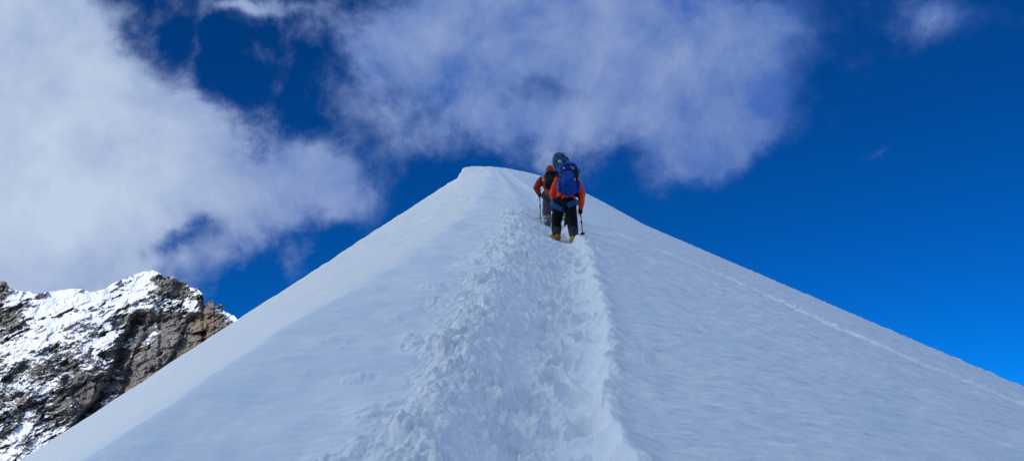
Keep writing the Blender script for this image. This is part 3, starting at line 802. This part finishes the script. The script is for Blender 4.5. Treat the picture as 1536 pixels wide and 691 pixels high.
def make_pack(base, yaw, p, label):
    """p: bottom and top of the bag's middle line, sizes, colours"""
    b, t = Vector(p['bot']), Vector(p['top']); ax = (t-b).normalized(); lat = Vector((1, 0, 0)); out = -(lat.cross(ax)).normalized()*-1
    out = ax.cross(lat).normalized()
    if out.y > 0: out = -out
    L = (t-b).length; W, D = p['w']/2, p['d']/2
    bm = bmesh.new()
    prof = [(0, .80, .72), (.06, .95, .92), (.22, 1.02, 1.05), (.45, 1.0, 1.0), (.68, .97, .96), (.82, .92, .92), (.9, .80, .80)]
    tube(bm, [b+ax*L*q for q, _, _ in prof], [(W*x, D*y) for _, x, y in prof], lat, n=28, expo=2.9)
    bag = organic('backpack', bm, p['mat'], voxel=.014, smooth=3, wrinkle=.010, wscale=9)
    bag.location = base; bag.rotation_euler = (0, 0, yaw); bag.scale = (PS, PS, PS); bag['label'] = label; bag['category'] = 'backpack'; bag['group'] = 'backpacks worn by the climbers'
    at = lambda q, x, o: b+ax*L*q+lat*W*x+out*(D*o)
    bm = bmesh.new()
    tube(bm, [at(.79, 0, .08), at(.86, 0, .1), at(.97, 0, .06), at(1.04, 0, -.05)], [(W*1.0, D*1.12), (W*1.07, D*1.22), (W*.98, D*1.12), (W*.62, D*.7)], lat, n=28, expo=2.7)
    lid = organic('lid', bm, p.get('lid', p['mat']), bag, voxel=.013, smooth=3, wrinkle=.011, wscale=10)
    bm = bmesh.new(); strip(bm, [at(.84, -.6, 1.32), at(.845, 0, 1.42), at(.84, .6, 1.32)], .012, .006, lat=ax); link('zip', bm, BLACK, lid)
    if p.get('pocket'):
        bm = bmesh.new()
        tube(bm, [at(.14, 0, .95), at(.2, 0, 1.08), at(.45, 0, 1.1), at(.62, 0, 1.0)], [(W*.62, D*.36), (W*.70, D*.42), (W*.64, D*.36), (W*.5, D*.2)], lat, n=24, expo=2.8)
        organic('front_pocket', bm, p.get('pocketmat', p['mat']), bag, voxel=.013, smooth=3, wrinkle=.010, wscale=11)
    for S_ in (-1, 1):
        bm = bmesh.new()
        tube(bm, [at(.03, S_*.98, .05), at(.12, S_*1.06, .05), at(.30, S_*1.05, .05), at(.36, S_*1.0, .05)], [(W*.16, D*.6), (W*.2, D*.72), (W*.17, D*.7), (W*.10, D*.6)], lat, n=20)
        organic('side_pocket', bm, p['side'], bag, voxel=.012, smooth=2, wrinkle=.006, wscale=14)
        for q in (.48, .68):
            bm = bmesh.new(); strip(bm, [at(q, S_*.99, -.7), at(q-.01, S_*1.04, 0), at(q-.03, S_*.92, .85), at(q-.035, S_*.6, 1.12)], .020, .006, lat=ax); link('compression_strap', bm, p['strap'], bag)
        bm = bmesh.new(); strip(bm, [at(.80, S_*.5, 1.30), at(.70, S_*.48, 1.20), at(.52, S_*.46, 1.30), at(.40, S_*.46, 1.36)], .022, .007, lat=lat)
        s_ = link('lid_strap', bm, p['strap'], bag)
        bm = bmesh.new(); box(bm, at(.72, S_*.485, 1.26), (.017, .008, .022)); link('buckle', bm, p['buckle'], s_, bevel=.004)
        # shoulder straps over the chest and hip belt round the waist
        i = -out
        bm = bmesh.new(); sw = p['sw']
        strip(bm, [at(.80, S_*.45, -.9), b+ax*L*.88+lat*S_*.13+i*(D+.10), b+ax*L*.80+lat*S_*.15+i*(D+.30), b+ax*L*.52+lat*S_*.17+i*(D+.36), b+ax*L*.25+lat*S_*.21+i*(D+.20), at(.16, S_*.85, -.9)], .062, .018, lat=lat, n=12)
        link('shoulder_strap', bm, p['shoulder'], bag)
        bm = bmesh.new()
        strip(bm, [at(.06, S_*.55, -.95), b+ax*L*.03+lat*S_*.215+i*(D+.06), b+ax*L*.0+lat*S_*.222+i*(D+.16), b-ax*L*.02+lat*S_*.15+i*(D+.29), b-ax*L*.03+i*(D+.32)], .075, .02, lat=ax, n=12)
        link('hip_belt', bm, p['shoulder'], bag)
    bm = bmesh.new()
    strip(bm, [at(.97, -.12, -.95), at(1.04, 0, -1.05), at(.97, .12, -.95)], .022, .01, lat=out); link('haul_loop', bm, p['strap'], bag)
    return bag, at, ax, out

def make_pole(base, yaw, top, tip, mat, label, basket=True, grip=.16):
    top, tip = Vector(top), Vector(tip); d = (tip-top).normalized(); L = (tip-top).length
    lat = Vector((1, 0, 0))
    bm = bmesh.new(); tube(bm, [top+d*grip*.8, top+d*L*.5, top+d*L*.93], [.0115, .0105, .009], n=10)
    o = link('trekking_pole', bm, mat)
    o.location = base; o.rotation_euler = (0, 0, yaw); o.scale = (PS, PS, PS); o['label'] = label; o['category'] = 'trekking pole'; o['group'] = 'trekking poles held by the climbers'
    bm = bmesh.new(); tube(bm, [top, top+d*.03, top+d*.08, top+d*grip], [(.020, .017), (.018, .016), (.015, .017), (.015, .015)], n=12); link('grip', bm, SOLEM, o)
    bm = bmesh.new()
    sp = [top+d*.02, top+d*.07+Vector((-.035, -.03, 0)), top+d*.16+Vector((-.05, -.035, 0)), top+d*.20+Vector((-.025, -.025, 0)), top+d*.12+Vector((-.008, -.02, 0))]
    strip(bm, sp, .018, .004, lat=(0, 1, 0)); link('wrist_strap', bm, BLACK, o)
    bm = bmesh.new(); tube(bm, [top+d*L*.45, top+d*(L*.45+.05)], [.016, .016], n=10); link('clamp', bm, SOLEM, o)
    if basket:
        bm = bmesh.new(); tube(bm, [top+d*(L-.085), top+d*(L-.075), top+d*(L-.068)], [.012, .045, .046], n=16, caps=False); link('basket', bm, SOLEM, o)
    bm = bmesh.new(); tube(bm, [top+d*L*.92, tip+d*.04], [.007, .004], n=8); link('tip', bm, STEEL, o)
    return o

def ground_pose(bx, by, J, feet):
    """set ankle heights on the snow: feet gives local (x, y, lift of the ankle, toe vector)"""
    z0 = ridge_at(bx, by)
    for s, (x, y, lift, toe) in feet.items():
        g = (ridge_at(bx+x*PS, by+y*PS)-z0)/PS
        J['ank'+s] = (x, y, g+.135+lift)
        gt = (ridge_at(bx+(x+toe[0])*PS, by+(y+toe[1])*PS)-z0)/PS
        J['toe'+s] = (x+toe[0], y+toe[1], g+.055+lift+toe[2] if len(toe) > 2 else gt+.06)
    return (bx, by, z0-.012)

# --- the nearest climber: orange jacket, blue pack
ax_, ay_ = STANDS[0]
JA = dict(pel=(.02, .04, .88), waist=(.04, .09, 1.04), chest=(.07, .20, 1.28), neck=(.075, .29, 1.46), head=(.08, .37, 1.575), face=(0, 1, -.15),
          hipl=(-.10, .05, .86), hipr=(.10, .03, .85), kneel=(-.15, .25, .50), kneer=(.145, .02, .44),
          shl=(-.105, .24, 1.385), shr=(.245, .24, 1.385), elbl=(-.205, .17, 1.10), elbr=(.355, .19, 1.09), wrl=(-.175, .30, .88), wrr=(.345, .31, .85),
          gripl=(-.185, .37, .80), gripr=(.335, .36, .775), axisl=(.05, -.1, 1), axisr=(-.08, .15, 1))
BA = ground_pose(ax_, ay_, JA, {'l': (-.155, .18, 0, (-.07, .18)), 'r': (.16, -.10, 0, (.10, .17))})
make_person(BA, 0, JA, dict(hat='hood', jacket=ORANGE, trousers=BLACK, harness=HBLUE, hem=.0, boot=YELLOW, gaiter=GAITG),
            'climber in bright orange jacket, black trousers and yellow boots, walking last with a blue pack', 'climbers going up the snow ridge in single file')
pk, at, pax, out = make_pack(BA, 0, dict(bot=(.075, -.18, 1.01), top=(.085, .07, 1.60), w=.365, d=.26, mat=BLUE, side=BLUE, strap=BLACK, buckle=WHITE, shoulder=BLACK, pocket=True, sw=.2),
            'large bright blue backpack with black straps on the orange-jacketed climber')
bm = bmesh.new(); tube(bm, [at(.60, .88, .95), at(.42, .84, 1.15), at(.22, .66, 1.30)], [(.035, .03), (.042, .034), (.034, .03)], n=12); organic('tool_holder', bm, BLACK, pk, voxel=.01, smooth=2, wrinkle=.004, wscale=20)
bm = bmesh.new(); tube(bm, [at(.80, .95, .9), at(.66, 1.16, .75)], [(.022, .016), (.026, .018)], n=10); link('strap_pad', bm, KHAKI, pk)
bm = bmesh.new(); box(bm, at(.755, .30, 1.36), (.022, .006, .012)); link('buckle', bm, WHITE, pk, bevel=.003)
bm = bmesh.new(); box(bm, at(.20, .60, 1.52), (.014, .006, .022)); link('buckle', bm, WHITE, pk, bevel=.003)
bm = bmesh.new(); strip(bm, [at(.62, -.55, 1.3), at(.3, -.53, 1.36), at(.05, -.50, 1.15)], .016, .006); link('compression_strap', bm, HBLUE, pk)
tipA = (.365, .22, (ridge_at(ax_+.365*PS, ay_+.22*PS)-BA[2])/PS)
make_pole(BA, 0, Vector((.332, .372, .84)), tipA, REDSH, 'dark red trekking pole with black grip in the right hand of the orange-jacketed climber')

# --- the second climber: rust jacket, black pack
bx_, by_ = STANDS[1]
JB = dict(pel=(0, .03, .86), waist=(-.02, .10, 1.02), chest=(-.04, .26, 1.24), neck=(-.05, .36, 1.43), head=(-.045, .44, 1.56), face=(0, 1, -.25),
          hipl=(-.10, .05, .85), hipr=(.10, .02, .83), kneel=(-.14, .30, .52), kneer=(.17, .12, .46),
          shl=(-.235, .30, 1.33), shr=(.155, .30, 1.33), elbl=(-.375, .20, 1.09), elbr=(.28, .30, 1.06), wrl=(-.31, .42, 1.02), wrr=(.24, .50, .98),
          gripl=(-.29, .49, 1.0), gripr=(.23, .57, .97), axisl=(-.05, -.45, 1), axisr=(0, -.35, 1))
BB = ground_pose(bx_, by_, JB, {'l': (-.12, .20, 0, (-.02, .20)), 'r': (.29, -.10, .08, (.02, .17, -.10))})
make_person(BB, 0, JB, dict(hat='hood', jacket=RUST, trousers=GREYT, harness=GAITG, belt=ORSTRAP, hem=-.02, boot=GREYB, gaiter=STRIPE),
            'climber in rust-red jacket and grey trousers, second in the file, leaning on a black pole', 'climbers going up the snow ridge in single file')
pk2, at2, _, _ = make_pack(BB, 0, dict(bot=(.02, -.08, .98), top=(-.01, .14, 1.38), w=.34, d=.22, mat=BLACK, side=BLACK, strap=GAITG, buckle=GAITG, shoulder=BLACK, pocket=True, sw=.2),
            'small black backpack on the climber in the rust-red jacket')
bm = bmesh.new(); tube(bm, [at2(.86, -1.25, -.6), at2(.66, -1.22, -.5)], [(.030, .014), (.030, .014)], n=10, expo=3); link('strap_pad', bm, WHITE, pk2)
tipB = (-.27, .80, (ridge_at(bx_-.27*PS, by_+.80*PS)-BB[2])/PS)
make_pole(BB, 0, Vector((-.292, .465, 1.065)), tipB, BLKSH, 'black trekking pole planted in the snow by the rust-jacketed climber')

# --- the third climber, almost hidden: tall teal pack
cx_, cy_ = STANDS[2]
JC = dict(pel=(0, .04, .90), waist=(0, .09, 1.06), chest=(0, .20, 1.31), neck=(0, .29, 1.49), head=(0, .37, 1.61), face=(0, 1, -.15),
          hipl=(-.10, .05, .88), hipr=(.10, .03, .87), kneel=(-.12, .06, .46), kneer=(.13, .24, .54),
          shl=(-.19, .24, 1.41), shr=(.19, .24, 1.41), elbl=(-.27, .22, 1.12), elbr=(.27, .24, 1.12), wrl=(-.24, .42, .98), wrr=(.23, .42, .98),
          gripl=(-.23, .50, .97), gripr=(.22, .50, .97), axisl=(0, -.3, 1), axisr=(0, -.3, 1))
BC = ground_pose(cx_, cy_, JC, {'l': (-.13, -.12, 0, (-.02, .20)), 'r': (.14, .22, 0, (.02, .20))})
make_person(BC, 0, JC, dict(hat='helmet', hatmat=TEAL, jacket=TEALJ, trousers=BLACK, harness=GAITG, boot=GREYB, gaiter=GAITG),
            'climber leading the file, mostly hidden behind the other two, with a teal pack', 'climbers going up the snow ridge in single file')
pk3, at3, _, _ = make_pack(BC, 0, dict(bot=(0, -.20, 1.02), top=(-.02, .06, 1.80), w=.34, d=.26, mat=TEAL, lid=TEAL, side=GREYC, strap=BLACK, buckle=GREYC, shoulder=BLACK, pocket=True, pocketmat=HBLUE, sw=.2),
            'tall teal backpack with grey-green sides on the leading climber')
for S_ in (-1, 1):
    bm = bmesh.new(); tube(bm, [at3(.4, S_*.95, .1), at3(.6, S_*1.05, .1), at3(.84, S_*1.0, .1), at3(.92, S_*.85, .1)], [(.02, .06), (.03, .075), (.03, .075), (.02, .05)], n=14); organic('side_panel', bm, GREYC, pk3, voxel=.012, smooth=2, wrinkle=.005, wscale=14)
bm = bmesh.new(); tube(bm, [at3(.98, 1.0, .1), at3(.90, 1.3, .1), at3(.80, 1.35, .1)], [.012, .022, .02], n=10); link('rolled_strap', bm, BLACK, pk3)
bm = bmesh.new(); tube(bm, [at3(.60, -.12, 1.55), at3(.545, -.1, 1.6)], [(.045, .03), (.05, .03)], n=12); link('white_pouch', bm, WHITE, pk3)


# ------------------------------------------------------------------ sky, sun, camera
def build_world():
    w = bpy.data.worlds.new('World'); S.world = w; w.use_nodes = True
    nt = w.node_tree; nt.nodes.clear()
    out = N(nt, 'ShaderNodeOutputWorld')
    sky = N(nt, 'ShaderNodeTexSky', sky_type='NISHITA', sun_disc=False)
    sky.sun_elevation = SUN_EL; sky.sun_rotation = SUN_AZ; sky.altitude = 5200; sky.air_density = 1.0; sky.dust_density = .15; sky.ozone_density = 3.0
    skyc = mixc(nt, 1.0, sky.outputs[0], (.008, .515, 1.15), 'MULTIPLY')
    bg_sky = N(nt, 'ShaderNodeBackground', ins={'Color': skyc, 'Strength': .085})
    co = N(nt, 'ShaderNodeTexCoord').outputs['Generated']
    sep = N(nt, 'ShaderNodeSeparateXYZ', ins={0: co})
    dx, dy, dz = sep.outputs
    yy = math_n(nt, 'MAXIMUM', dy, .2)
    u = math_n(nt, 'DIVIDE', dx, yy); v = math_n(nt, 'DIVIDE', dz, yy)
    # warp
    wn = N(nt, 'ShaderNodeTexNoise', ins={'Vector': co, 'Scale': 4.5, 'Detail': 6.0, 'Roughness': .6})
    ws = N(nt, 'ShaderNodeSeparateColor', ins={0: wn.outputs['Color']})
    u = math_n(nt, 'ADD', u, math_n(nt, 'MULTIPLY_ADD', ws.outputs[0], .22, -.11))
    v = math_n(nt, 'ADD', v, math_n(nt, 'MULTIPLY_ADD', ws.outputs[1], .22, -.11))
    def blob(px, py, rx, ry, an, wt):
        cu, cv = ray(px, py)
        s = 1/FPX*1.12
        c, sn = math.cos(math.radians(an)), math.sin(math.radians(an))
        du = math_n(nt, 'SUBTRACT', u, float(cu)); dv = math_n(nt, 'SUBTRACT', v, float(cv))
        p = math_n(nt, 'ADD', math_n(nt, 'MULTIPLY', du, c/(rx*s)), math_n(nt, 'MULTIPLY', dv, sn/(rx*s)))
        q = math_n(nt, 'ADD', math_n(nt, 'MULTIPLY', du, -sn/(ry*s)), math_n(nt, 'MULTIPLY', dv, c/(ry*s)))
        r = math_n(nt, 'ADD', math_n(nt, 'MULTIPLY', p, p), math_n(nt, 'MULTIPLY', q, q))
        return math_n(nt, 'MULTIPLY', math_n(nt, 'EXPONENT', math_n(nt, 'MULTIPLY', r, -1.0)), wt)
    def total(lst):
        t = None
        for bdef in lst:
            g = blob(*bdef); t = g if t is None else math_n(nt, 'ADD', t, g)
        return t
    left = total([(20,60,150,120,0,.85),(150,170,180,110,-30,.75),(290,180,110,70,-20,.6),(40,320,150,150,0,.85),(210,270,110,90,0,.5),(150,400,140,55,0,.6),(-250,200,260,300,0,1.0),
                  (420,255,80,50,-10,.48),(505,270,70,46,-30,.55),(350,320,80,60,30,.42),(275,332,55,28,20,-.5),(85,205,60,14,-45,-.3),(300,60,14,60,-5,.20),(400,0,70,14,10,.42),(440,310,90,30,0,.2)])
    mid = total([(620,85,100,105,-40,.70),(760,50,190,90,0,.85),(930,80,170,115,0,.72),(1100,130,115,80,-10,.75),(720,190,140,50,-10,.55),(1030,240,60,34,20,.46),(1150,20,120,60,0,.45),(830,140,70,22,10,-.14),
                 (800,-150,360,120,0,.8),(1450,15,120,40,15,.34),(1385,35,50,30,40,.22),(1285,212,26,10,40,.26),(880,200,150,45,0,.45),(900,30,280,70,0,.5),(1060,185,90,40,20,.2)])
    g = math_n(nt, 'ADD', left, mid)
    g = math_n(nt, 'MULTIPLY', g, maprange(nt, dy, .1, .4))
    # unseen cloud at the left, overhead and behind, added to light the snow
    lit = math_n(nt, 'MULTIPLY', math_n(nt, 'MULTIPLY', maprange(nt, dx, -.54, -.80, 0, 1.0), maprange(nt, dz, -.02, .22)), maprange(nt, dy, -.85, -.35))
    other = math_n(nt, 'MAXIMUM', lit, math_n(nt, 'MAXIMUM', maprange(nt, dz, .60, .86, 0, .62), maprange(nt, dy, .1, -.4, 0, .45)))
    g = math_n(nt, 'ADD', g, other)
    f1 = N(nt, 'ShaderNodeTexNoise', ins={'Vector': co, 'Scale': 8.5, 'Detail': 12.0, 'Roughness': .61, 'Distortion': .25}).outputs['Fac']
    f2 = N(nt, 'ShaderNodeTexNoise', ins={'Vector': co, 'Scale': 3.2, 'Detail': 8.0, 'Roughness': .55, 'Distortion': .2}).outputs['Fac']
    nz_ = math_n(nt, 'MULTIPLY', math_n(nt, 'MULTIPLY_ADD', f1, 1.0, -.515), maprange(nt, u, -.30, -.05, 1.65, 1.0))
    den = math_n(nt, 'ADD', g, nz_)
    alpha = maprange(nt, den, .10, .74)
    # brightness
    br = math_n(nt, 'ADD', math_n(nt, 'MULTIPLY_ADD', f2, 2.0, -.80), maprange(nt, u, -.10, -.60, -1.12, .22))
    br = math_n(nt, 'ADD', br, math_n(nt, 'MULTIPLY_ADD', den, .34, -.30))
    br = math_n(nt, 'ADD', br, math_n(nt, 'MULTIPLY_ADD', f1, 1.1, -.55))
    co2 = N(nt, 'ShaderNodeVectorMath', operation='ADD', ins={0: co, 1: (-.030, -.010, .034)}).outputs[0]
    f1b = N(nt, 'ShaderNodeTexNoise', ins={'Vector': co2, 'Scale': 8.5, 'Detail': 6.0, 'Roughness': .55, 'Distortion': .25}).outputs['Fac']
    br = math_n(nt, 'ADD', br, math_n(nt, 'MULTIPLY', math_n(nt, 'SUBTRACT', f1, f1b), 1.1))
    cc = mixc(nt, maprange(nt, br, -1.35, 1.0, smooth=False), (.060, .150, .47), (.52, .62, .79))
    cc = mixc(nt, maprange(nt, dz, .58, .8, 0, .8), cc, (.70, .94, 1.24))
    cc = mixc(nt, math_n(nt, 'MINIMUM', lit, 1.0), cc, (1.86, 2.20, 2.58))
    bg_cl = N(nt, 'ShaderNodeBackground', ins={'Color': cc, 'Strength': 1.0})
    mx = N(nt, 'ShaderNodeMixShader')
    nt.links.new(alpha, mx.inputs[0]); nt.links.new(bg_sky.outputs[0], mx.inputs[1]); nt.links.new(bg_cl.outputs[0], mx.inputs[2])
    nt.links.new(mx.outputs[0], out.inputs[0])
    w.cycles.sampling_method = 'MANUAL'; w.cycles.sample_map_resolution = 512
build_world()

sl = bpy.data.lights.new('sun', 'SUN'); sl.energy = 3.1; sl.angle = math.radians(.5); sl.color = (1, .95, .87)
so = bpy.data.objects.new('sun', sl); COL.objects.link(so)
so.rotation_euler = SDIR.to_track_quat('Z', 'Y').to_euler(); so.location = SDIR*500

cam = bpy.data.cameras.new('camera'); cam.sensor_width = 36; cam.lens = 36*FPX/1536
cam.clip_start = .05; cam.clip_end = 60000
co_ = bpy.data.objects.new('camera', cam); COL.objects.link(co_)
co_.location = (0, 0, ZC); co_.rotation_euler = (math.pi/2+PITCH, 0, 0)
S.camera = co_

S.view_settings.view_transform = 'Standard'
S.view_settings.look = 'None'; S.view_settings.exposure = 0; S.view_settings.gamma = 1
S.cycles.use_denoising = True
S.cycles.max_bounces = 6; S.cycles.diffuse_bounces = 3
